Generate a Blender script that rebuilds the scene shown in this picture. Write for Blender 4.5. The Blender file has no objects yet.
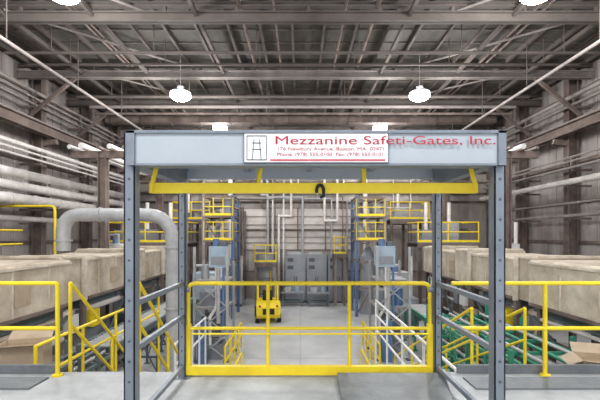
import bpy, math, random
from mathutils import Vector, Matrix
from mathutils import noise as NZ
random.seed(7)
S=bpy.context.scene
E=4.63   # eye height (floor = 0, deck = 3.0)
DK=3.0
# ---------------------------------------------------------------- materials
def mat(name,c,rough=.6,metal=0.,c2=None,scale=3.,amt=.22,bump=0.,emit=None,stretch=(1,1,1),detail=8,bd=.03):
    m=bpy.data.materials.new(name); m.use_nodes=True
    nt=m.node_tree; b=nt.nodes['Principled BSDF']
    b.inputs['Roughness'].default_value=rough; b.inputs['Metallic'].default_value=metal
    def lin(v): return tuple(((x/255)/12.92 if x/255<=.04045 else ((x/255+.055)/1.055)**2.4) for x in v)+(1,)
    b.inputs['Base Color'].default_value=lin(c)
    if c2 is None: c2=tuple(x*.8 for x in c)
    tc=nt.nodes.new('ShaderNodeTexCoord'); mp=nt.nodes.new('ShaderNodeMapping'); mp.inputs['Scale'].default_value=stretch
    n=nt.nodes.new('ShaderNodeTexNoise'); n.inputs['Scale'].default_value=scale; n.inputs['Detail'].default_value=detail
    n.inputs['Roughness'].default_value=.65
    r=nt.nodes.new('ShaderNodeValToRGB'); r.color_ramp.elements[0].position=.5-amt; r.color_ramp.elements[1].position=.5+amt
    r.color_ramp.elements[0].color=lin(c2)
    r.color_ramp.elements[1].color=lin(c)
    nt.links.new(tc.outputs['Object'],mp.inputs[0]); nt.links.new(mp.outputs[0],n.inputs['Vector'])
    nt.links.new(n.outputs['Fac'],r.inputs[0]); nt.links.new(r.outputs[0],b.inputs['Base Color'])
    if bump:
        bp=nt.nodes.new('ShaderNodeBump'); bp.inputs['Strength'].default_value=bump; bp.inputs['Distance'].default_value=bd
        nt.links.new(n.outputs['Fac'],bp.inputs['Height']); nt.links.new(bp.outputs[0],b.inputs['Normal'])
    if emit:
        b.inputs['Emission Color'].default_value=(1,1,1,1); b.inputs['Emission Strength'].default_value=emit
    return m
M={}
M['yel']=mat('yellow_paint',(246,222,42),.45,0,(234,200,28),4)
M['gal']=mat('gate_grey_steel',(132,139,150),.45,.2,(110,117,128),5)
M['galL']=mat('header_grey_steel',(176,184,192),.5,.1,(160,169,178),1.5)
M['galD']=mat('dark_steel',(92,95,102),.55,.3,(74,76,82),5)
M['white']=mat('white_paint',(236,236,236),.5,0,(214,214,214),4)
M['sign']=mat('sign_white',(240,240,240),.5,0,(232,232,234),1)
M['red']=mat('red_print',(180,36,58),.6,0,(165,30,48),2)
M['pink']=mat('dim_red_print',(190,96,106),.6,0,(180,86,96),2)
M['blk']=mat('black_rubber',(28,28,30),.7)
M['ink']=mat('dark_print',(80,80,86),.7)
M['conc']=mat('concrete_floor',(208,209,210),.4,0,(170,171,173),.55,bump=.1)
M['deck']=mat('deck_concrete',(190,193,195),.7,0,(154,157,159),2.5,bump=.3)
M['plate']=mat('steel_plate',(126,130,134),.5,.2,(102,106,110),6,bump=.3)
M['wall']=mat('wall_panel',(182,174,170),.85,0,(140,131,127),.7,bump=.15,stretch=(1,1,.2),amt=.15)
M['wallb']=mat('wall_back_panel',(190,182,178),.85,0,(150,141,137),.6,bump=.15,stretch=(1,1,.25),amt=.15)
M['light']=mat('light_panel',(216,208,204),.8,0,(184,176,171),1.2)
M['roof']=mat('roof_deck_board',(96,93,87),.9,0,(64,61,57),.6,stretch=(1,.4,1),amt=.12)
M['truss']=mat('truss_steel',(104,96,91),.8,.0,(76,69,65),.8)
M['beam']=mat('roof_beam_pale',(160,152,148),.7,.0,(122,114,110),.8,amt=.15)
M['rust']=mat('rusty_steel',(132,118,111),.8,.1,(96,82,76),1.4,amt=.15)
M['oven']=mat('oven_casing',(216,206,190),.8,0,(160,144,124),1.6,bump=.4,amt=.2,bd=.04)
M['ovenL']=mat('oven_casing_light',(220,212,198),.8,0,(176,162,144),2.4,bump=.4,amt=.18,bd=.03)
M['insul']=mat('pipe_insulation',(234,230,227),.8,0,(200,193,189),2)
M['duct']=mat('grey_duct',(180,181,183),.5,.1,(152,152,154),3)
M['green']=mat('green_paint',(56,150,120),.5,0,(40,112,92),3)
M['blue']=mat('blue_paint',(98,128,168),.5,0,(76,102,142),3)
M['lblue']=mat('pale_blue_panel',(168,186,200),.5,0,(142,160,176),2.5)
M['teal']=mat('machine_teal_grey',(108,120,125),.6,.1,(74,84,89),2)
M['cab']=mat('cabinet_grey',(148,152,158),.5,.1,(128,131,138),1.2)
M['card']=mat('cardboard',(188,170,148),.85,0,(166,148,126),3)
M['wood']=mat('pallet_wood',(176,152,122),.85,0,(140,118,92),5)
M['lens']=mat('lamp_lens',(255,255,255),.3,0,(255,255,255),1,emit=40)
# ---------------------------------------------------------------- builder
class B:
    def __init__(s,name,parent=None,smooth=False):
        s.n=name; s.v=[]; s.f=[]; s.m=[]; s.sm=[]; s.mats=[]; s.parent=parent
    def mi(s,k):
        if k not in s.mats: s.mats.append(k)
        return s.mats.index(k)
    def poly(s,vs,fs,k,sm=False):
        o=len(s.v); s.v+= [tuple(v) for v in vs]; i=s.mi(k)
        for f in fs: s.f.append([o+a for a in f]); s.m.append(i); s.sm.append(sm)
        return s
    def box(s,a,b,k,rot=None):
        x0,x1=sorted((a[0],b[0]));y0,y1=sorted((a[1],b[1]));z0,z1=sorted((a[2],b[2]))
        vs=[Vector(p) for p in [(x0,y0,z0),(x1,y0,z0),(x1,y1,z0),(x0,y1,z0),(x0,y0,z1),(x1,y0,z1),(x1,y1,z1),(x0,y1,z1)]]
        if rot:
            c=Vector(((x0+x1)/2,(y0+y1)/2,(z0+z1)/2)); vs=[c+rot@(v-c) for v in vs]
        return s.poly(vs,[(0,3,2,1),(4,5,6,7),(0,1,5,4),(1,2,6,5),(2,3,7,6),(3,0,4,7)],k)
    def bar(s,p,q,w,h,k,up=(0,0,1)):
        p=Vector(p);q=Vector(q);d=(q-p).normalized();u=Vector(up)
        if abs(d.dot(u))>.99: u=Vector((0,1,0))
        r=d.cross(u).normalized();u=r.cross(d).normalized()
        vs=[]
        for e in (p,q):
            for a,b in ((-1,-1),(1,-1),(1,1),(-1,1)): vs.append(e+r*a*w/2+u*b*h/2)
        return s.poly(vs,[(3,2,1,0),(4,5,6,7),(0,1,5,4),(1,2,6,5),(2,3,7,6),(3,0,4,7)],k)
    def ibeam(s,p,q,w,h,k,t=.03):
        p=Vector(p);q=Vector(q);d=(q-p).normalized();u=Vector((0,0,1))
        if abs(d.dot(u))>.99: u=Vector((1,0,0))
        r=d.cross(u).normalized();u=r.cross(d).normalized()
        s.bar(p,q,t,h,k,up=u); o=u*(h/2-t/2)
        s.bar(p+o,q+o,w,t,k,up=u); s.bar(p-o,q-o,w,t,k,up=u); return s
    def cyl(s,p,q,r,k,r2=None,n=12,cap=True):
        p=Vector(p);q=Vector(q);d=(q-p).normalized(); r2=r if r2 is None else r2
        u=Vector((0,0,1)) if abs(d.z)<.9 else Vector((1,0,0))
        a=d.cross(u).normalized();b=a.cross(d).normalized()
        vs=[];
        for e,rr in((p,r),(q,r2)):
            for i in range(n):
                t=2*math.pi*i/n; vs.append(e+a*math.cos(t)*rr+b*math.sin(t)*rr)
        s.poly(vs,[(i,(i+1)%n,n+(i+1)%n,n+i) for i in range(n)],k,True)
        if cap:
            s.poly(vs[:n],[tuple(reversed(range(n)))],k); s.poly(vs[n:],[tuple(range(n))],k)
        return s
    def sph(s,c,r,k,n=10,sc=(1,1,1)):
        c=Vector(c);vs=[];fs=[]
        for i in range(n+1):
            ph=math.pi*i/n
            for j in range(n*2):
                th=math.pi*j/n; vs.append((c.x+r*sc[0]*math.sin(ph)*math.cos(th),c.y+r*sc[1]*math.sin(ph)*math.sin(th),c.z+r*sc[2]*math.cos(ph)))
        N=n*2
        for i in range(n):
            for j in range(N): fs.append((i*N+j,(i+1)*N+j,(i+1)*N+(j+1)%N,i*N+(j+1)%N))
        return s.poly(vs,fs,k,True)
    def pipe(s,pts,r,k,n=10,bend=0):
        pts=[Vector(p) for p in pts]
        if bend:
            out=[pts[0]]
            for a,b,c in zip(pts,pts[1:],pts[2:]):
                bb=min(bend,(b-a).length*.49,(c-b).length*.49)
                p0=b+(a-b).normalized()*bb;p1=b+(c-b).normalized()*bb
                for i in range(7):
                    t=i/6; out.append(p0*(1-t)**2+b*2*t*(1-t)+p1*t*t)
            out.append(pts[-1]); pts=out
        for i,(a,b) in enumerate(zip(pts,pts[1:])):
            if (b-a).length<1e-5: continue
            s.cyl(a,b,r,k,n=n,cap=True)
            if 0<i: s.sph(a,r,k,n=5)
        return s
    def done(s):
        me=bpy.data.meshes.new(s.n); me.from_pydata(s.v,[],s.f)
        for k in s.mats: me.materials.append(M[k])
        me.polygons.foreach_set('material_index',s.m); me.polygons.foreach_set('use_smooth',s.sm); me.update()
        o=bpy.data.objects.new(s.n,me); S.collection.objects.link(o)
        if s.parent: o.parent=s.parent
        return o
def R(ax,deg): return Matrix.Rotation(math.radians(deg),3,ax)
# ---------------------------------------------------------------- room shell
XL,XR,YB,Y0=-13.5,14.0,29.0,-3.0
RF=E+8.3
b=B('floor'); b.box((XL,Y0,-.2),(XR,YB,0),'conc')
for y in range(0,29,5): b.box((XL,y,0),(XR,y+.02,.002),'cab')
for x in (-9,-4.5,0,4.5,9): b.box((x,Y0,0),(x+.02,YB,.002),'cab')
b.done()
def sidewall(name,x,sgn):
    b=B(name); b.box((x,Y0,0),(x-sgn*.2,YB,RF),'wall')
    y=Y0
    while y<YB-.5:
        b.box((x,y+.05,0),(x+sgn*.035,y+.45,RF-.01),'wall'); y+=.75
    b.done()
    t=B('trim_girts_'+('left' if sgn>0 else 'right'))
    for z in (2.5,4.2,6.2,8.2,10.2,11.7): t.box((x+sgn*.036,Y0,z),(x+sgn*.16,YB,z+.14),'rust')
    t.done()
sidewall('wall_left',XL,1); sidewall('wall_right',XR,-1)
b=B('wall_back'); b.box((XL,YB,0),(XR,YB+.2,RF),'wallb')
x=XL+.2
while x<XR-.4: b.box((x,YB-.035,0),(x+.4,YB,RF-.01),'wallb'); x+=.8
b.box((-4.2,YB-.06,E-1.1),(3.9,YB-.03,E+1.9),'light')
for z in (E-1.1,E-.6,E-.2,E+.3,E+.7,E+1.3,E+1.9): b.box((-4.2,YB-.12,z),(3.9,YB-.03,z+.06),'beam')
for x in (-4.2,-2.2,-.2,1.8,3.85): b.box((x,YB-.13,E-1.1),(x+.08,YB-.03,E+1.95),'rust')
b.done()
b=B('trim_girts_back')
for z in (E+2.3,E+2.9,E+3.7,E+4.4,E+5.1,E+5.9,E+6.9,E+7.6): b.box((XL+.05,YB-.16,z),(XR-.05,YB-.036,z+.14),'rust')
b.done()
b=B('ceiling'); b.box((XL-.2,Y0,RF),(XR+.2,YB+.2,RF+.2),'roof'); b.done()
b=B('trim_roof_joists')
x=XL+.7
while x<XR-.4:
    b.ibeam((x,Y0,RF-.12),(x,YB-.05,RF-.12),.1,.22,'truss',.02); x+=1.25
y=Y0+.4
while y<YB:
    b.box((XL+.05,y,RF-.05),(XR-.05,y+.07,RF-.001),'truss'); y+=1.1
b.done()
LB=E+7.55
for i,y in enumerate((0.5,5.,9.5,13.9,18.9,23.,27.2)):
    b=B('roof_beam'); k='beam' if i==4 else 'truss'
    b.ibeam((XL+.2,y,LB),(XR-.2,y,LB),.26,.34,k,.04)
    b.ibeam((XL+.2,y,RF-.32),(XR-.2,y,RF-.32),.2,.14,'truss',.03)
    x=XL+1.3
    while x<XR: b.box((x-.05,y-.05,LB+.18),(x+.05,y+.05,RF-.38),'truss'); x+=2.5
    for xw,s in((XL+.3,1),(XR-.3,-1)): b.bar((xw+s*.3,y,LB-2.0),(xw+s*2.6,y,LB-.15),.14,.14,'rust')
    b.done()
b=B('trim_roof_bracing')
for x in (-10.3,-7.2,-3.6,3.8,7.4,10.7): b.bar((x,Y0,LB+.1),(x,YB-.1,LB+.1),.12,.16,'truss')
for y in (9.5,13.9,18.9):
    for xa,xb in((-10.3,-5.5),(10.9,5.5)):
        b.bar((xa,y,LB+.28),(xb,y+4.5,LB+.28),.06,.06,'beam')
b.done()
b=B('roof_duct'); b.box((-11.8,24.2,LB-.75),(11.9,24.7,LB-.35),'rust')
x=-11.5
while x<11.8: b.box((x,24.17,LB-.78),(x+.06,24.73,LB-.32),'truss'); b.box((x,24.4,LB-.35),(x+.03,24.43,RF-.01),'truss'); x+=1.8
b.done()
for sgn,xw,nm in((1,XL,'left'),(-1,XR,'right')):
    for y in (1.,5.5,10.,14.5,20.,24.5,28.3):
        b=B('steel_column'); xc=xw+sgn*.45
        b.ibeam((xc,y,0),(xc,y,RF-.4),.4,.5,'rust',.04); b.box((xc-.28,y-.35,0),(xc+.28,y+.35,.05),'rust')
        b.bar((xc,y,E+4.5),(xc+sgn*.9,y,E+4.65),.2,.25,'rust'); b.done()
    b=B('crane_runway_beam'); xc=xw+sgn*1.2
    b.ibeam((xc,Y0,E+5.05),(xc,YB-.5,E+5.05),.35,.5,'rust',.05); b.bar((xc,Y0,E+5.35),(xc,YB-.5,E+5.35),.08,.1,'beam')
    b.done()
def run(name,x,zs,ya,yb,xw,rad,k,br=4.):
    b=B(name); s=1 if x>xw else -1
    for z,r in zip(zs,rad):
        b.cyl((x,ya,z),(x,yb,z),r,k,n=12)
        y=ya+.8
        while y<yb: b.cyl((x,y,z),(x,y+.06,z),r*1.12,k,n=12); y+=1.6
    y=ya+1
    while y<yb:
        zz=min(zs)-max(rad)
        b.box((x,y-.05,zz-.1),(xw+s*.18,y+.05,zz),'rust')
        b.box((x-.04,y-.05,zz),(x+.04,y+.05,max(zs)),'rust'); y+=br
    b.done()
run('insulated_pipe_run',-11.9,[E+2.6,E+2.05],2,27.,XL,[.2,.2],'insul')
run('insulated_pipe_run',-11.4,[E+1.45],2,22.,XL,[.22],'insul')
run('insulated_pipe_run',-12.1,[E+.7],2,20.,XL,[.12],'insul')
run('conduit_run',-12.3,[E+3.5,E+3.75,E+4.0],2,28,XL,[.05,.05,.1],'insul')
run('conduit_run',-12.6,[E+6.2,E+6.5,E+6.8],2,28,XL,[.05,.05,.08],'beam')
run('conduit_run',12.9,[E+3.2,E+3.5,E+3.7],2,28,XR,[.07,.05,.05],'beam')
run('insulated_pipe_run',12.7,[E+2.5],2,28,XR,[.14],'insul')
run('conduit_run',12.8,[E+1.5,E+.9],2,24,XR,[.06,.08],'beam')
run('conduit_run',13.0,[E+6.2,E+6.6],2,28,XR,[.07,.1],'beam')
for y,z,r,k in((15.6,E+7.1,.06,'truss'),(16.9,E+7.2,.05,'truss'),(20.6,E+7.1,.08,'truss'),(21.9,E+7.0,.09,'beam'),(22.3,E+6.75,.07,'rust'),(26.9,E+6.2,.12,'rust'),(27.6,E+5.6,.12,'beam')):
    b=B('overhead_pipe'); b.cyl((-11.5,y,z),(11.8,y,z),r,k,n=10)
    for x in range(-10,12,4): b.cyl((x+.3,y,z),(x+.3,y,RF-.01),.02,'truss',n=6)
    b.done()
b=B('ceiling_conduit')
for x,r in((-8.1,.05),(-7.9,.04),(-2.1,.06),(-.9,.04),(1.6,.05),(2.7,.07),(8.3,.05),(8.6,.05)):
    b.cyl((x,Y0,RF-.36),(x,YB-.3,RF-.36),r,'rust',n=8)
    y=0
    while y<28: b.box((x-.02,y-.02,RF-.36),(x+.02,y+.02,RF-.01),'truss'); y+=3.5
b.done()
for x in(-9.1,9.3):
    b=B('sprinkler_main')
    b.cyl((x,Y0+1,E+6.0),(x,28.3,E+6.0),.065,'beam')
    for y in range(0,29,4): b.cyl((x,y+.4,E+6.0),(x,y+.4,RF-.01),.02,'truss',n=6)
    b.done()
# ---------------------------------------------------------------- round high bay lamps
def lamp(x,y,z,p=700):
    e=bpy.data.objects.new('high_bay_lamp',None); e.location=(x,y,z); S.collection.objects.link(e)
    b=B('lamp_body',e)
    b.cyl((0,0,.12),(0,0,.2),.46,'duct',r2=.4,n=24); b.cyl((0,0,.2),(0,0,.42),.16,'duct',n=16)
    b.cyl((0,0,.42),(0,0,RF-z-.01),.02,'duct',n=8)
    b.done()
    b=B('lamp_lens',e); b.sph((0,0,.0),.46,'lens',n=14,sc=(1,1,.52)); b.done()
    l=bpy.data.lights.new('lamp_light','POINT'); l.energy=p; l.shadow_soft_size=.35; l.color=(1,.995,.985)
    o=bpy.data.objects.new('lamp_light',l); o.location=(0,0,-.65); o.parent=e; S.collection.objects.link(o)
for x in(-5.5,5.5):
    lamp(x,18.4,E+6.4,820); lamp(x*.93,25.6,E+6.8,420)
    lamp(x*1.22,11.3,E+6.85,700); lamp(x*.8,4,E+6.5,650); lamp(x*.6,-1,E+5.5,500)
# ---------------------------------------------------------------- mezzanine deck
b=B('mezzanine_deck')
b.box((-8,-2.5,DK-.08),(8,4.75,DK),'deck'); b.box((-8,4.7,DK-.4),(8,4.76,DK-.08),'galD')
for x in(-7.5,-3.7,0,3.7,7.5):
    b.ibeam((x,-2.5,DK-.25),(x,4.7,DK-.25),.2,.33,'galD')
    for y in(-2.2,4.4): b.ibeam((x,y,0),(x,y,DK-.4),.2,.2,'galD')
b.done()
for x0,x1 in((-8,-2.85),(1.85,8)):
    b=B('toe_plate'); b.box((x0,4.69,DK),(x1,4.73,DK+.1),'plate'); b.done()
    b=B('floor_plate'); b.box((x0,4.2,DK),(x1,4.54,DK+.02),'plate'); b.done()
b=B('dock_plate')
b.poly([(.40,3.6,DK),(1.42,3.6,DK),(1.62,4.5,DK+.0),(.42,4.5,DK),(.40,3.6,DK+.015),(1.42,3.6,DK+.015),(1.62,4.5,DK+.08),(.42,4.5,DK+.08)],
  [(0,3,2,1),(4,5,6,7),(0,1,5,4),(1,2,6,5),(2,3,7,6),(3,0,4,7)],'plate')
b.box((.45,3.78,DK+.02),(1.4,3.8,DK+.035),'galD')
b.done()
def guard(name,pts,posts,z,k='yel',r=.024,hs=(1.07,.55)):
    b=B(name)
    for h in hs: b.pipe([(p[0],p[1],z+h) for p in pts],r,k)
    for p in posts: b.cyl((p[0],p[1],z),(p[0],p[1],z+hs[0]),r,k); b.cyl((p[0],p[1],z),(p[0],p[1],z+.02),.06,k)
    return b.done()
guard('yellow_guard_rail',[(-7.9,4.62),(-2.8,4.62)],[(-2.8,4.62),(-4.7,4.62),(-6.4,4.62),(-7.9,4.62)],DK)
guard('yellow_guard_rail',[(1.75,4.62),(7.9,4.62)],[(2.83,4.62),(4.7,4.62),(6.4,4.62),(7.9,4.62)],DK)
# ---------------------------------------------------------------- the pivoting safety gate
G=bpy.data.objects.new('mezzanine_safety_gate',None); S.collection.objects.link(G)
xl,xr,yf,yr=-1.345,1.575,3.2,4.6
b=B('frame_posts',G)
for x,s in((xl,1),(xr,-1)):
    for y,w,t in((yf,.085,E+.80),(yr,.08,E+.82)):
        b.box((x-w/2,y-.05,DK),(x+w/2,y-.043,t),'gal')
        b.box((x-w/2,y-.05,DK),(x-w/2+.01,y+.05,t),'gal'); b.box((x+w/2-.01,y-.05,DK),(x+w/2,y+.05,t),'gal')
        b.box((x-.1,y-.1,DK),(x+.1,y+.1,DK+.012),'gal')
        z=DK+.15
        while z<t-.1:
            b.cyl((x,y-.054,z),(x,y-.049,z),.011,'galD',n=8); z+=.16
    for h in(1.07,.70,.12): b.bar((x,yf,DK+h),(x,yr,DK+h),.04,.045,'gal')
    b.box((x-.05,yf-.02,E+.56),(x+.05,yr+.05,E+.72),'gal')
b.done()
b=B('header',G)
a0,a1=-1.335,1.59
b.box((a0,yf-.08,E+.55),(a1,yf-.06,E+.80),'galL')
b.box((a0-.01,yf-.10,E+.79),(a1+.01,yf+.02,E+.812),'gal'); b.box((a0,yf-.09,E+.54),(a1,yf+.06,E+.556),'gal')
b.box((a0-.01,yf-.1,E+.54),(a0+.05,yf-.06,E+.81),'gal'); b.box((a1-.05,yf-.1,E+.54),(a1+.01,yf-.06,E+.81),'gal')
b.box((xl,yr-.02,E+.64),(xr,yr+.02,E+.9),'galL')
b.box((xl,yf,E+.77),(xr,yr,E+.79),'galL')
for x in(-.6,.1,.8): b.box((x-.03,yf,E+.72),(x+.03,yr,E+.77),'gal')
b.done()
b=B('raised_front_gate',G)
yg,zg=3.42,E+.40
b.box((-1.28,yg-.03,zg-.045),(1.51,yg+.03,zg+.04),'yel')
b.box((-1.2,yg+.0,E+.66),(1.42,yg+.05,E+.71),'yel')
for x in(-.36,.55): b.bar((x,yg,zg+.04),(x*.95+.02,yg+.02,E+.67),.032,.03,'yel')
for x,s in((-1.24,1),(1.47,-1)):
    b.bar((x-s*.02,yg-.02,zg+.02),(x+s*.04,yg,E+.68),.03,.035,'yel')
    b.bar((x-s*.03,yg-.03,zg-.04),(x-s*.01,yg-.02,zg+.1),.05,.02,'yel')
    b.bar((x-s*.05,yg,E+.7),(x-s*.05,yr,E+.74),.02,.04,'gal')
b.done()
b=B('pull_strap',G)
pts=[(.17+.03*math.cos(t),yg-.045,zg-.03+.05*math.sin(t)) for t in [math.radians(a) for a in range(-20,201,22)]]
b.pipe(pts,.014,'blk'); b.pipe([pts[0],(.205,yg-.04,zg-.07),(.17,yg-.04,zg-.085)],.013,'blk'); b.done()
b=B('closed_rear_gate',G); y=4.62; r=.024
x0,x1=-1.29,1.50
b.pipe([(x0,y,DK+.06),(x0,y,DK+1.07),(x1,y,DK+1.07),(x1,y,DK+.06)],r,'yel',bend=.09)
b.pipe([(x0,y,DK+.55),(x1,y,DK+.55)],r*.8,'yel')
b.pipe([(x0+.06,y-.06,DK+.50),(x1-.04,y-.06,DK+.50)],.011,'yel')
for x in(-.37,.57): b.cyl((x,y,DK+.06),(x,y,DK+1.07),r*.9,'yel')
b.box((x0-.02,y-.04,DK+.02),(x1+.02,y+.03,DK+.12),'yel')
for x in(x0,x1): b.box((x-.03,y-.03,DK+.02),(x+.03,y+.03,DK+.6),'yel'); b.cyl((x+(-.05 if x<0 else .05),y,DK+1.0),(x+(.02 if x<0 else -.02),y,DK+1.0),.04,'gal')
b.done()
b=B('sign_panel',G); ys=yf-.105
sx0,sx1=-.43,.68
b.box((sx0-.006,ys+.004,E+.556),(sx1+.006,ys+.026,E+.788),'ink'); b.box((sx0,ys,E+.562),(sx1,ys+.01,E+.782),'sign')
lx0,lx1=sx0+.02,sx0+.17
for a,c in (((lx0,E+.58),(lx0,E+.765)),((lx1,E+.58),(lx1,E+.765)),((lx0,E+.765),(lx1,E+.765)),((lx0,E+.58),(lx1,E+.58)),((lx0+.04,E+.58),(lx0+.055,E+.74)),((lx1-.04,E+.58),(lx1-.055,E+.74)),((lx0+.04,E+.66),(lx1-.04,E+.66)),((lx0+.04,E+.71),(lx1-.04,E+.71))):
    b.bar((a[0],ys-.002,a[1]),(c[0],ys-.002,c[1]),.004,.006,'ink')
b.box((sx0+.2,ys-.003,E+.57),(sx1-.02,ys,E+.585),'pink')
b.done()
def text(t,x,z,size,k,w,y=None):
    c=bpy.data.curves.new('sign_lettering','FONT'); c.body=t; c.size=size; c.extrude=.001; c.align_x='LEFT'
    o=bpy.data.objects.new('sign_lettering',c); S.collection.objects.link(o); c.materials.append(M[k])
    bpy.context.view_layer.update(); s=w/o.dimensions.x
    o.scale=(s,1,1); o.rotation_euler=(math.pi/2,0,0); o.location=(x,ys-.003,z); o.parent=G
text('Mezzanine Safeti-Gates, Inc.',-.20,E+.70,.092,'red',1.70)
text('176 Newbury Avenue, Boston, MA  02471',-.18,E+.653,.038,'pink',.82)
text('Phone: (978) 555-0100  Fax: (978) 555-0101',-.18,E+.61,.038,'pink',.82)
# ---------------------------------------------------------------- stair (left opening)
b=B('yellow_stair')
xa,xb=-2.78,-1.95; sl=.86; y0=4.84; n=12; run_=DK/ sl
for x in(xa,xb): b.bar((x,y0,DK-.16),(x,y0+run_,.12),.05,.2,'yel')
for i in range(n):
    z=DK-(i+.5)*DK/n; y=y0+(i+.5)*run_/n; b.box((xa,y-.05,z-.03),(xb,y+.16,z),'plate')
for x in(xa,xb):
    for h in(1.05,.55):
        b.pipe([(x,y0,DK+h),(x,y0+run_-.2,.2+h)],.021,'yel')
    for i in range(4):
        t=i/3*.93; b.cyl((x,y0+run_*t,DK*(1-t)-.05),(x,y0+run_*t,DK*(1-t)+1.05),.021,'yel')
b.done()
# ---------------------------------------------------------------- ovens both sides (dusty clad tunnels, patched & uneven)
def oven(sg):
    b=B('tunnel_oven'); rnd=random.Random(3 if sg<0 else 8)
    xi=6.0*sg; y=5.0
    segs=[(1.3,.0,-.06),(4.2,.0,-.06),(.9,.25,.02),(2.8,.10,-.04),(1.2,-.03,.08),(2.4,.2,-.05),(1.2,.05,.08),(1.4,.3,.0)]
    for j,(L,off,dz) in enumerate(segs):
        x1=xi+sg*off; x2=xi+sg*2.0; zt=E-.60+dz; zb=E-1.84+(.12 if dz>.07 else 0)
        ch=.07
        cs=[]
        for i in range(6): cs.append((x1,zb+(zt-ch-zb)*i/5))
        cs.append((x1+sg*ch*.3,zt-ch*.3)); 
        for i in range(6): cs.append((x1+sg*(ch+(2.0-off-2*ch)*i/5),zt))
        cs.append((x2,zt-ch)); cs.append((x2,zb))
        ny=max(4,int(L/.22)); n=len(cs); vs=[];fs=[]
        for a in range(ny+1):
            yy=y+.01+(L-.02)*a/ny
            for q,p in enumerate(cs):
                v=Vector((p[0],yy,p[1])); d=NZ.noise(v*1.7)*.03+NZ.noise(v*5)*.012
                e=0 if a in(0,ny) else 1
                vs.append((v.x+(sg*abs(d)*e if q<7 else 0),v.y,v.z+(d*e if q>=6 and q<13 else 0)))
        for a in range(ny):
            for q in range(n): fs.append((a*n+q,(a+1)*n+q,(a+1)*n+(q+1)%n,a*n+(q+1)%n))
        fs+= [tuple(range(n)),tuple(reversed(range(ny*n,ny*n+n)))]
        b.poly(vs,fs,'oven' if dz<.07 else 'ovenL',False)
        b.box((x1-sg*.03,y-.025,zb-.03),(x1+sg*.1,y+.025,zt-ch+.03),'ovenL')
        b.box((x1,y-.025,zt-.04),(x2-sg*.1,y+.025,zt+.03),'ovenL')
        b.box((x1-sg*.03,y+.03,zt-.1),(x1+sg*.02,y+L-.03,zt-.04),'ovenL')
        if L>2:
            q=y+rnd.uniform(.6,1.)
            while q<y+L-.5: b.box((x1-sg*.015,q,zb+.02),(x1+sg*.05,q+.03,zt-ch),'ovenL'); q+=rnd.uniform(.8,1.3)
            b.box((x1-sg*.04,y+.1,zb),(x1,y+L-.1,zb+.08),'rust')
            ya=y+rnd.uniform(.5,L-1.2); b.box((x1-sg*.02,ya,zb+.3),(x1+sg*.04,ya+.5,zb+.8),'card')
        for xx in(x1+sg*.15,x2-sg*.15): b.box((xx-.07,y+.05,0),(xx+.07,y+.19,zb),'rust')
        b.bar((x1+sg*.1,y+.1,.3),(x1+sg*.1,y+L,zb-.3),.07,.07,'teal')
        b.box((x1+sg*.3,y+.2,zb-.3),(x2,y+L-.2,zb-.0),'teal')
        for q in range(5):
            zz=.4+q*.5; b.cyl((x1+sg*(.1+.06*q),y,zz),(x1+sg*(.1+.06*q),y+L,zz),rnd.uniform(.04,.12),rnd.choice(['insul','white','rust','duct','oven']))
        b.box((x1+sg*.5,y+.3,.0),(x1+sg*1.4,y+L-.3,rnd.uniform(.8,1.9)),rnd.choice(['teal','cab','lblue','rust']))
        b.box((x1+sg*.05,y+.5,zb-.9),(x1+sg*.3,y+.9,zb-.4),rnd.choice(['white','cab','yel']))
        y+=L
    b.done()
oven(-1); oven(1)
b=B('exhaust_duct')
b.pipe([(-7.1,12,E-.48),(-7.1,12,E+.60),(-3.82,12,E+.60),(-3.82,12,.0)],.2,'duct',n=16,bend=.85)
for p in((-7.1,12,E-.2),(-3.82,12,E-.4),(-3.82,12,2.4),(-3.82,12,1.)): b.cyl(p,(p[0],p[1],p[2]+.06),.25,'duct',n=16)
for x in(-6.0,-5.1): b.cyl((x,12,E+.60),(x+.05,12,E+.60),.23,'duct',n=16)
b.done()
b=B('yellow_gas_pipe'); b.pipe([(-13.2,16,0),(-13.2,16,E+1.15),(-9.8,16,E+1.15),(-9.8,16,0)],.05,'yel',bend=.2); b.done()
# ---------------------------------------------------------------- side platforms
def platform(name,x0,x1,y0,y1,z,k='rust',rails=True,cols=2,colk='rust',equip=False):
    b=B(name); b.box((x0,y0,z-.08),(x1,y1,z),'plate'); b.box((x0,y0-.02,z-.3),(x1,y0+.06,z-.06),k); b.box((x0,y1-.06,z-.3),(x1,y1+.02,z-.06),k)
    for i in range(cols+1):
        x=x0+.1+(x1-x0-.2)*i/cols
        for y in(y0+.05,y1-.05): b.ibeam((x,y,0),(x,y,z-.06),.16,.16,colk,.02)
    if rails:
        for h in(1.07,.55):
            b.pipe([(x0+.03,y1-.05,z+h),(x0+.03,y0+.03,z+h),(x1-.03,y0+.03,z+h),(x1-.03,y1-.05,z+h)],.035,'yel',n=8)
        n=max(2,int((x1-x0)/1.1))
        for i in range(n+1): b.cyl((x0+.03+(x1-x0-.06)*i/n,y0+.03,z),(x0+.03+(x1-x0-.06)*i/n,y0+.03,z+1.07),.035,'yel',n=8)
        b.box((x0,y0,z),(x1,y0+.02,z+.12),'yel')
    if equip:
        xx=x0+.4
        while xx<x1-1.:
            b.box((xx,y0+.5,z),(xx+.7,y1-.4,z+random.uniform(.4,1.2)),random.choice(['cab','duct','beam','teal']))
            b.cyl((xx+.35,y0+1,z),(xx+.35,y0+1,z+2.2),.1,'insul'); xx+=1.3
    b.done()
platform('access_platform',-10.6,-6.0,21.4,23.6,E-.4,equip=True)
platform('access_platform',6.3,9.6,21.4,23.6,E-.4,equip=True)
platform('access_platform',-8.1,-5.7,25.3,27.0,E+1.0,equip=True)
platform('access_platform',5.7,8.2,25.3,27.0,E+1.0,equip=True)
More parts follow.
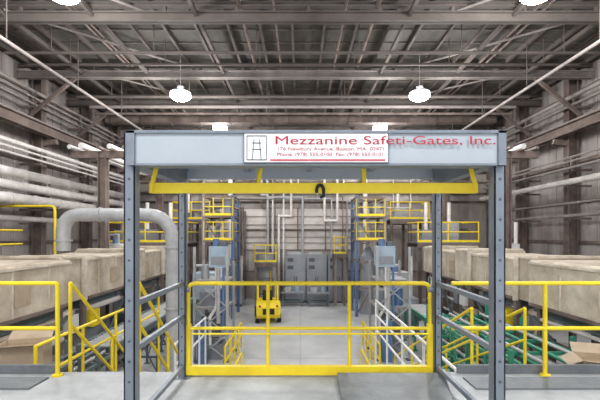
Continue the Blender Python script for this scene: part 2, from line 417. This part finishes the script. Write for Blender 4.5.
platform('access_platform',-2.9,-1.5,25.4,26.6,2.9,cols=1,colk='beam')
platform('access_platform',2.2,3.0,26.0,27.2,3.4,cols=1,colk='beam')
platform('catwalk',-12.2,-10.7,9,15.5,E-.9,cols=2)
def tower(x0,x1,y0,y1,zt,sg):
    b=B('process_tower')
    for x in(x0,x1):
        for y in(y0,y1): b.ibeam((x,y,0),(x,y,zt),.16,.16,'blue' if (x==x1)==(sg<0) else 'beam',.03)
    for z in(1.6,3.1,E-.35,E+1.0,zt-.1):
        for y in(y0,y1): b.bar((x0,y,z),(x1,y,z),.1,.12,'rust')
        for x in(x0,x1): b.bar((x,y0,z),(x,y1,z),.1,.12,'rust')
    for z in(E-.3,E+1.05):
        b.box((x0,y0,z),(x1,y1,z+.05),'plate'); b.box((x0,y0-.05,z),(x1,y0,z+.14),'yel')
        for h in(1.,.5): b.pipe([(x0,y1,z+h),(x0,y0,z+h),(x1,y0,z+h),(x1,y1,z+h)],.03,'yel',n=8)
        for i in range(4): b.cyl((x0+(x1-x0)*i/3,y0,z),(x0+(x1-x0)*i/3,y0,z+1.),.03,'yel',n=8)
    b.bar((x0,y0,.1),(x1,y0,3.),.07,.07,'rust'); b.bar((x1,y0,3.1),(x0,y0,E+.9),.07,.07,'rust')
    cx,cy=(x0+x1)/2,(y0+y1)/2
    b.cyl((cx,cy,0),(cx,cy,3.4),.45,'cab',n=20); b.cyl((cx,cy,3.4),(cx,cy,3.9),.45,'cab',r2=.12,n=20); b.cyl((cx,cy,3.9),(cx,cy,E+1.5),.12,'insul',n=12)
    b.box((x0+.2,y0+.3,E-.25),(cx-.2,y1-.4,E+.5),'duct'); b.box((cx+.2,y0+.3,E+1.1),(x1-.2,y1-.4,E+1.9),'cab')
    b.done()
tower(-5.3,-3.7,22,24,E+2.2,-1); tower(3.2,4.8,22.6,24.6,E+2.2,1)
def lift(x0,x1,y0,y1,sg):
    b=B('palletizer'); zt=E-.45
    for x in(x0,x1):
        for y in(y0,y1): b.box((x-.045,y-.045,0),(x+.045,y+.045,zt if y==y0 else zt-.6),'duct'); b.box((x-.12,y-.12,0),(x+.12,y+.12,.03),'galD')
    xi=x1 if sg<0 else x0
    bx0,bx1=(x0+.5,x1-.05) if sg<0 else (x0+.05,x1-.5)
    b.box((bx0,y0+.1,zt-.75),(bx1,y0+.9,zt+.02),'lblue'); b.box((bx0+.08,y0+.08,zt-.65),(bx1-.08,y0+.1,zt-.35),'cab')
    b.cyl((bx0+.2,y0+.4,zt+.02),(bx0+.2,y0+.4,zt+.3),.12,'blue'); b.box((bx0+.4,y0+.3,zt+.02),(bx1-.05,y0+.6,zt+.2),'teal')
    b.pipe([(bx0+.3,y0+.05,zt-.75),(bx0+.3,y0+.05,2.),(bx0+.05,y0+.05,1.6),(bx0+.05,y0+.05,.6)],.06,'insul')
    b.cyl((bx1-.1,y0,zt-.75),(bx1-.1,y0,1.),.045,'blue'); b.cyl((bx1-.28,y0,zt-.75),(bx1-.28,y0,1.4),.08,'duct')
    for z in(.9,1.9,2.9):
        for u in((x0,y0,x1,y0+.05),(x0,y1-.05,x1,y1),(x0,y0,x0+.05,y1),(x1-.05,y0,x1,y1)): b.box((u[0],u[1],z),(u[2],u[3],z+.07),'beam')
        for i in range(7):
            yy=y0+.1+(y1-y0-.2)*i/6; b.cyl((x0+.05,yy,z+.05),(x1-.05,yy,z+.05),.03,'duct',n=8)
    for a,c in((.1,1.),(1.,2.),(2.,3.)):
        b.bar((x0,y0-.06,a),(x1,y0-.06,c),.03,.04,'duct'); b.bar((x1,y0-.06,a),(x0,y0-.06,c),.03,.04,'duct')
    b.box((x0+.2,y0+.2,.97),(x1-.3,y1-.3,1.6),'teal'); b.box((x0+.1,y0+.3,1.97),(x1-.5,y1-.2,2.5),'cab'); b.cyl((x1-.35,y0+.4,1.97),(x1-.35,y0+.4,2.6),.2,'blue',n=16)
    b.cyl((x0+.3,y0+.4,2.97),(x0+.3,y0+.4,3.5),.15,'duct',n=14)
    b.box((x0+.2,y0+.25,0),(x1-.25,y1-.3,.55),'cab'); b.box((x0+.15,y0-.3,0),(x0+.5,y0-.1,1.5),'blue')
    for h in(1.05,.55): b.pipe([(xi-sg*.25,y0-1.8,h),(xi-sg*.25,y1+.2,h)],.035,'yel',n=8)
    for i in range(5): b.cyl((xi-sg*.25,y0-1.8+i*.9,0),(xi-sg*.25,y0-1.8+i*.9,1.05),.035,'yel',n=8)
    b.done()
lift(-3.85,-2.65,14.6,16.,-1); lift(2.85,4.05,14.8,16.3,1)
def machine(x,y,w,d,h,k,k2):
    b=B('process_machine')
    b.box((x-w/2,y-d/2,.15),(x+w/2,y+d/2,h*.6),k); b.box((x-w*.35,y-d*.4,h*.6),(x+w*.3,y+d*.4,h),k2)
    for a in(-1,1):
        for c in(-1,1): b.box((x+a*w*.4-.06,y+c*d*.4-.06,0),(x+a*w*.4+.06,y+c*d*.4+.06,.15),'galD')
    b.box((x-w*.3,y-d/2-.03,h*.2),(x+w*.05,y-d/2,h*.5),k2); b.box((x+w*.15,y-d/2-.12,h*.25),(x+w*.4,y-d/2,h*.55),'cab')
    b.cyl((x+w*.4,y,h*.6),(x+w*.4,y,h*1.25),.09,'insul'); b.pipe([(x-w*.4,y,h*.6),(x-w*.4,y,h*1.1),(x,y,h*1.1),(x,y,h)],.07,'duct')
    b.cyl((x-w*.1,y,h),(x-w*.1,y,h+.25),.16,'blue'); b.done()
machine(-4.3,18.6,1.5,1.6,2.9,'teal','lblue'); machine(4.6,18.8,1.5,1.6,2.9,'cab','duct')
machine(5.9,28,1.2,1.,3.,'lblue','cab'); machine(-5.9,28,1.2,1.,3.4,'teal','cab')
machine(-4.3,26.4,1.1,1.2,2.6,'duct','cab'); machine(-8.9,19.6,1.2,1.4,4.2,'cab','insul') ; machine(10.1,19.6,1.2,1.4,4.2,'duct','white')
def conveyor(name,x0,x1,y0,y1,z,k,side=None):
    b=B(name)
    for x in(x0,x1): b.box((x-.04,y0,z-.16),(x+.04,y1,z),k)
    y=y0+.1
    while y<y1: b.cyl((x0,y,z-.05),(x1,y,z-.05),.04,'duct',n=8); y+=.16
    n=max(2,int((y1-y0)/1.3))
    for i in range(n+1):
        yy=y0+.05+(y1-y0-.1)*i/n
        for x in(x0,x1): b.box((x-.035,yy-.035,0),(x+.035,yy+.035,z-.1),k); b.box((x-.1,yy-.08,0),(x+.1,yy+.08,.02),k)
        b.box((x0,yy-.03,z*.35),(x1,yy+.03,z*.35+.05),k)
        if i<n: b.bar((x0,yy,.15),(x0,yy+(y1-y0)/n,z-.2),.035,.035,k); b.bar((x1,yy,z-.2),(x1,yy+(y1-y0)/n,.15),.035,.035,k)
    b.done()
conveyor('roller_conveyor',-5.5,-4.6,9.9,17.4,1.9,'teal')
conveyor('roller_conveyor',4.6,5.5,12.8,17.6,1.6,'green')
def rack(x0,x1,y0,y1,zt,name='green_pipe_rack',k='green',nz=4,ny=5,load=True):
    b=B(name)
    for j in range(ny+1):
        y=y0+(y1-y0)*j/ny
        for x in(x0,x1): b.box((x-.04,y-.04,0),(x+.04,y+.04,zt+.3),k)
        for i in range(nz): z=.3+(zt-.35)*i/(nz-1); b.bar((x0,y,z),(x1,y,z),.06,.07,k)
        if j<ny:
            d=(y1-y0)/ny; b.bar((x0,y,.3),(x0,y+d,zt-.1),.04,.04,k)
    for i in range(nz):
        z=.3+(zt-.35)*i/(nz-1)
        for x in(x0,x1): b.bar((x,y0,z),(x,y1,z),.06,.07,k)
        for q in range(4):
            xx=x0+.2+(x1-x0-.4)*q/3; b.cyl((xx,y0,z+.07),(xx,y1,z+.07),.04,k if (q+i)%2 else 'duct',n=8)
    b.done()
rack(3.9,5.7,7.4,12.2,2.2)
rack(-5.6,-4.5,8.2,9.6,1.8,'steel_pipe_rack','teal',4,2)
b=B('green_stair')   # green stair with yellow handrails running down to the aisle floor
xs0,xs1=2.75,3.6; ya,yb_,za,zb_=6.4,11.6,2.45,.1
def sz(t): return za+(zb_-za)*t
for x in(xs0,xs1): b.bar((x,ya,za-.05),(x,yb_,zb_+.02),.06,.2,'green')
for i in range(14):
    t=(i+.5)/14; yy=ya+(yb_-ya)*t; b.box((xs0,yy-.13,sz(t)-.02),(xs1,yy+.13,sz(t)+.03),'green')
    b.box((xs0,yy-.14,sz(t)+.0),(xs1,yy-.12,sz(t)+.04),'duct')
for x in(xs0,xs1):
    b.box((x-.05,ya,0),(x+.05,ya+.1,za-.05),'green'); b.box((x-.05,9.,0),(x+.05,9.1,sz(.5)),'green')
    b.pipe([(x,ya,za+1.),(x,yb_,zb_+1.)],.028,'yel'); b.pipe([(x,ya,za+.5),(x,yb_,zb_+.5)],.022,'yel')
    for t in(0,.33,.66,.99): b.cyl((x,ya+(yb_-ya)*t,sz(t)-.05),(x,ya+(yb_-ya)*t,sz(t)+1.),.024,'yel')
b.done()
guard('white_hand_rail',[(2.35,6.),(2.35,12.4)],[(2.35,6.+i*1.6) for i in range(5)],0.0,'white',.028,(2.6,2.15,1.7))
guard('white_hand_rail',[(-3.0,9.6),(-3.0,12.7)],[(-3.0,9.6+i*.77) for i in range(5)],0.0,'white',.03,(2.0,1.5))
guard('yellow_aisle_rail',[(-1.75,8.8),(-1.75,12.)],[(-1.75,8.8+i*.8) for i in range(5)],0.0,'yel',.028,(1.1,.6))
guard('yellow_aisle_rail',[(-4.1,6.2),(-4.1,11.6)] ,[(-4.1,6.2+i*1.35) for i in range(5)],0.0,'yel',.028,(2.9,2.4))
guard('yellow_aisle_rail',[(1.9,8.6),(1.9,12.4)],[(1.9,8.6+i*.95) for i in range(5)],0.0,'yel',.028,(1.1,.6))
def carton_stand(x,y,z,sg):
    b=B('work_stand'); b.box((x-.6,y-.5,z-.06),(x+.6,y+.5,z),'plate')
    for a in(-.55,.55):
        for c in(-.45,.45): b.box((x+a-.04,y+c-.04,0),(x+a+.04,y+c+.04,z-.06),'teal')
        b.bar((x+a,y-.45,.3),(x+a,y+.45,z-.3),.04,.04,'teal')
    b.done()
    b=B('cardboard_carton'); r=R('Z',18*sg)
    c=Vector((x,y,z)); w,d,h=.36,.28,.5
    def P(px,py,pz): return c+r@Vector((px,py,pz))
    vs=[P(-w,-d,0),P(w,-d,0),P(w,d,0),P(-w,d,0),P(-w,-d,h),P(w,-d,h),P(w,d,h),P(-w,d,h)]
    b.poly(vs,[(0,3,2,1),(0,1,5,4),(1,2,6,5),(2,3,7,6),(3,0,4,7)],'card')
    b.poly([P(-w+.01,-d+.01,h-.1),P(w-.01,-d+.01,h-.1),P(w-.01,d-.01,h-.1),P(-w+.01,d-.01,h-.1)],[(0,1,2,3)],'wood')
    for q in([P(-w,-d,h),P(w,-d,h),P(w*.95,-d-.22,h+.05),P(-w*.95,-d-.22,h+.05)],[P(-w,d,h),P(w,d,h),P(w*.95,d+.2,h+.12),P(-w*.95,d+.2,h+.12)],
      [P(-w,-d,h),P(-w,d,h),P(-w-.2,d*.9,h-.1),P(-w-.2,-d*.9,h-.1)],[P(w,-d,h),P(w,d,h),P(w+.2,d*.9,h+.12),P(w+.2,-d*.9,h+.12)]): b.poly(q,[(0,1,2,3)],'card')
    b.done()
carton_stand(-4.95,7.2,2.2,1); carton_stand(5.0,6.6,2.1,-1)
# ---------------------------------------------------------------- back of hall
for i in range(3):
    b=B('control_cabinet'); x=-1.0+i*1.45; yb=27.9
    if i==2: x+=.35
    if i==2: x-=.35
    b.box((x,yb-.7,.1),(x+1.38,yb,3.3),'cab'); b.box((x+.03,yb-.66,0),(x+1.35,yb-.04,.1),'galD')
    b.box((x+.05,yb-.73,.2),(x+.66,yb-.7,3.2),'cab'); b.box((x+.72,yb-.73,.2),(x+1.33,yb-.7,3.2),'cab')
    for z in (2.3,2.8): b.box((x+.15,yb-.745,z),(x+.55,yb-.73,z+.25),'galD')
    b.box((x+.60,yb-.77,1.4),(x+.63,yb-.73,1.8),'blk'); b.box((x+.75,yb-.77,1.4),(x+.78,yb-.73,1.8),'blk')
    b.box((x+.2,yb-.6,3.3),(x+1.1,yb-.1,3.45),'duct'); b.done()
b=B('hopper')
b.cyl((-2.4,27.4,1.8),(-2.4,27.4,3.4),.6,'duct',n=20); b.cyl((-2.4,27.4,.9),(-2.4,27.4,1.8),.15,'duct',r2=.6,n=20)
for a in range(4):
    t=math.pi/4+a*math.pi/2; b.cyl((-2.4+.6*math.cos(t),27.4+.6*math.sin(t),0),(-2.4+.6*math.cos(t),27.4+.6*math.sin(t),2.2),.05,'yel')
b.done()
for x,y in((-.5,26.2),(1.2,26.0)):
    b=B('work_table'); b.box((x-.7,y-.4,.85),(x+.7,y+.4,.92),'cab')
    for a in(-.6,.6):
        for c in(-.33,.33): b.box((x+a-.03,y+c-.03,0),(x+a+.03,y+c+.03,.85),'teal')
    b.box((x-.65,y-.35,.3),(x+.65,y+.35,.34),'teal'); b.box((x-.5,y-.2,.92),(x-.1,y+.2,1.2),'duct'); b.cyl((x+.3,y,.92),(x+.3,y,1.25),.12,'lblue'); b.done()
for sx in(-10,-4.9,4.6,10.2):
    b=B('stack_pipe'); b.cyl((sx,28.2,0),(sx,28.2,E+5.2),.16,'insul',n=14); b.cyl((sx,28.2,E+5.2),(sx,28.2,E+5.35),.22,'insul',n=14)
    for z in range(2,10,2): b.cyl((sx,28.2,z),(sx,28.2,z+.08),.2,'rust',n=14)
    b.done()
b=B('back_pipework')
random.seed(11)
for i in range(30):
    x=random.uniform(-12,12) if i<22 else random.uniform(-4,4); z=random.uniform(E+.5,E+4.2); x2=x+random.uniform(-4,4); r=random.choice([.04,.06,.09])
    x2=max(-12,min(12,x2)); y=YB-.35-r
    b.pipe([(x,y,0 if i%2 else E+4.4),(x,y,z),(x2,y,z),(x2,y,E+4.3 if i%3 else 0)],r,random.choice(['rust','insul','beam','duct']),n=8)
for z in (2,5,7,8.9): b.box((-12,YB-.4,z),(12,YB-.17,z+.06),'rust')
b.done()
for x in(-8.6,9.0):
    for y in(17.5,25.5-.9):
        b=B('hall_column'); b.ibeam((x,y,0),(x,y,E+3.6),.35,.35,'rust',.035); b.bar((x-1.4,y,E+3.5),(x+1.4,y,E+3.5),.2,.3,'rust'); b.box((x-.3,y-.3,0),(x+.3,y+.3,.04),'rust'); b.done()
    b=B('pipe_bridge')
    for dx,r,k in((-1.2,.1,'insul'),(-.7,.14,'insul'),(0,.08,'rust'),(.5,.12,'insul'),(1.1,.07,'beam')): b.cyl((x+dx,17,E+3.65+r),(x+dx,27.6,E+3.65+r),r,k)
    b.done()
# ---------------------------------------------------------------- forklift
F=bpy.data.objects.new('forklift',None); F.location=(-1.75,21.6,0); F.rotation_euler=(0,0,math.radians(8)); S.collection.objects.link(F)
b=B('chassis',F)
b.box((-.6,-.2,.28),(.6,1.3,.72),'yel'); b.box((-.55,.9,.72),(.55,1.3,1.05),'yel')
prof=[(-.75,.28),(-.88,.45),(-.9,.85),(-.8,1.08),(-.2,1.12),(-.2,.28)]
vs=[(x,p[0],p[1]) for x in(-.62,.62) for p in prof]; n=len(prof)
b.poly(vs,[tuple(range(n)),tuple(reversed(range(n,2*n)))]+[(i,n+i,n+(i+1)%n,(i+1)%n) for i in range(n)],'yel')
b.box((-.3,-.93,.5),(.3,-.87,.8),'blk')
for x in(-.45,.45): b.cyl((x,-.93,.93),(x,-.86,.93),.06,'red')
b.done()
b=B('overhead_guard',F)
for x in(-.52,.52): b.pipe([(x,-.35,1.05),(x,-.2,2.0),(x,.95,2.0),(x,1.15,1.0)],.04,'yel',n=8)
for i in range(6): b.bar((-.52,-.2+i*.22,2.),(.52,-.2+i*.22,2.),.04,.03,'yel')
b.done()
b=B('seat',F); b.box((-.26,-.05,1.1),(.26,.4,1.22),'blk'); b.box((-.26,-.15,1.2),(.26,-.03,1.65),'blk',R('X',8)); b.done()
b=B('steering',F); b.cyl((0,.95,1.0),(0,.75,1.3),.025,'blk')
b.pipe([(.17*math.cos(a*math.pi/6),.75+.13*math.sin(a*math.pi/6),1.3+.08*math.sin(a*math.pi/6)) for a in range(13)],.015,'blk',n=6); b.done()
b=B('wheels',F)
for x in(-.57,.57):
    for y,r in((-.5,.25),(.95,.32)): b.cyl((x-.1,y,r),(x+.1,y,r),r,'blk',n=20); b.cyl((x-.11,y,r),(x+.11,y,r),r*.5,'yel',n=14)
b.done()
b=B('mast',F)
for x in(-.38,.38): b.box((x-.05,1.38,.1),(x+.05,1.5,2.15),'galD')
for z in(.3,1.2,2.1): b.box((-.38,1.4,z),(.38,1.48,z+.07),'galD')
b.box((-.45,1.5,.15),(.45,1.55,.6),'galD')
for x in(-.25,.25): b.box((x-.06,1.55,0),(x+.06,2.5,.05),'galD'); b.box((x-.06,1.55,0),(x+.06,1.6,.6),'galD')
b.done()
# ---------------------------------------------------------------- camera, world, view
w=bpy.data.worlds.new('World'); S.world=w; w.use_nodes=True
w.node_tree.nodes['Background'].inputs[0].default_value=(.94,.97,1,1); w.node_tree.nodes['Background'].inputs[1].default_value=1.2
c=bpy.data.cameras.new('Camera'); c.lens=24; c.sensor_width=36; c.shift_y=.058; c.clip_end=200
o=bpy.data.objects.new('Camera',c); o.location=(0,0,E); o.rotation_euler=(math.pi/2,0,0); S.collection.objects.link(o); S.camera=o
S.view_settings.view_transform='Standard'; S.view_settings.exposure=0.12
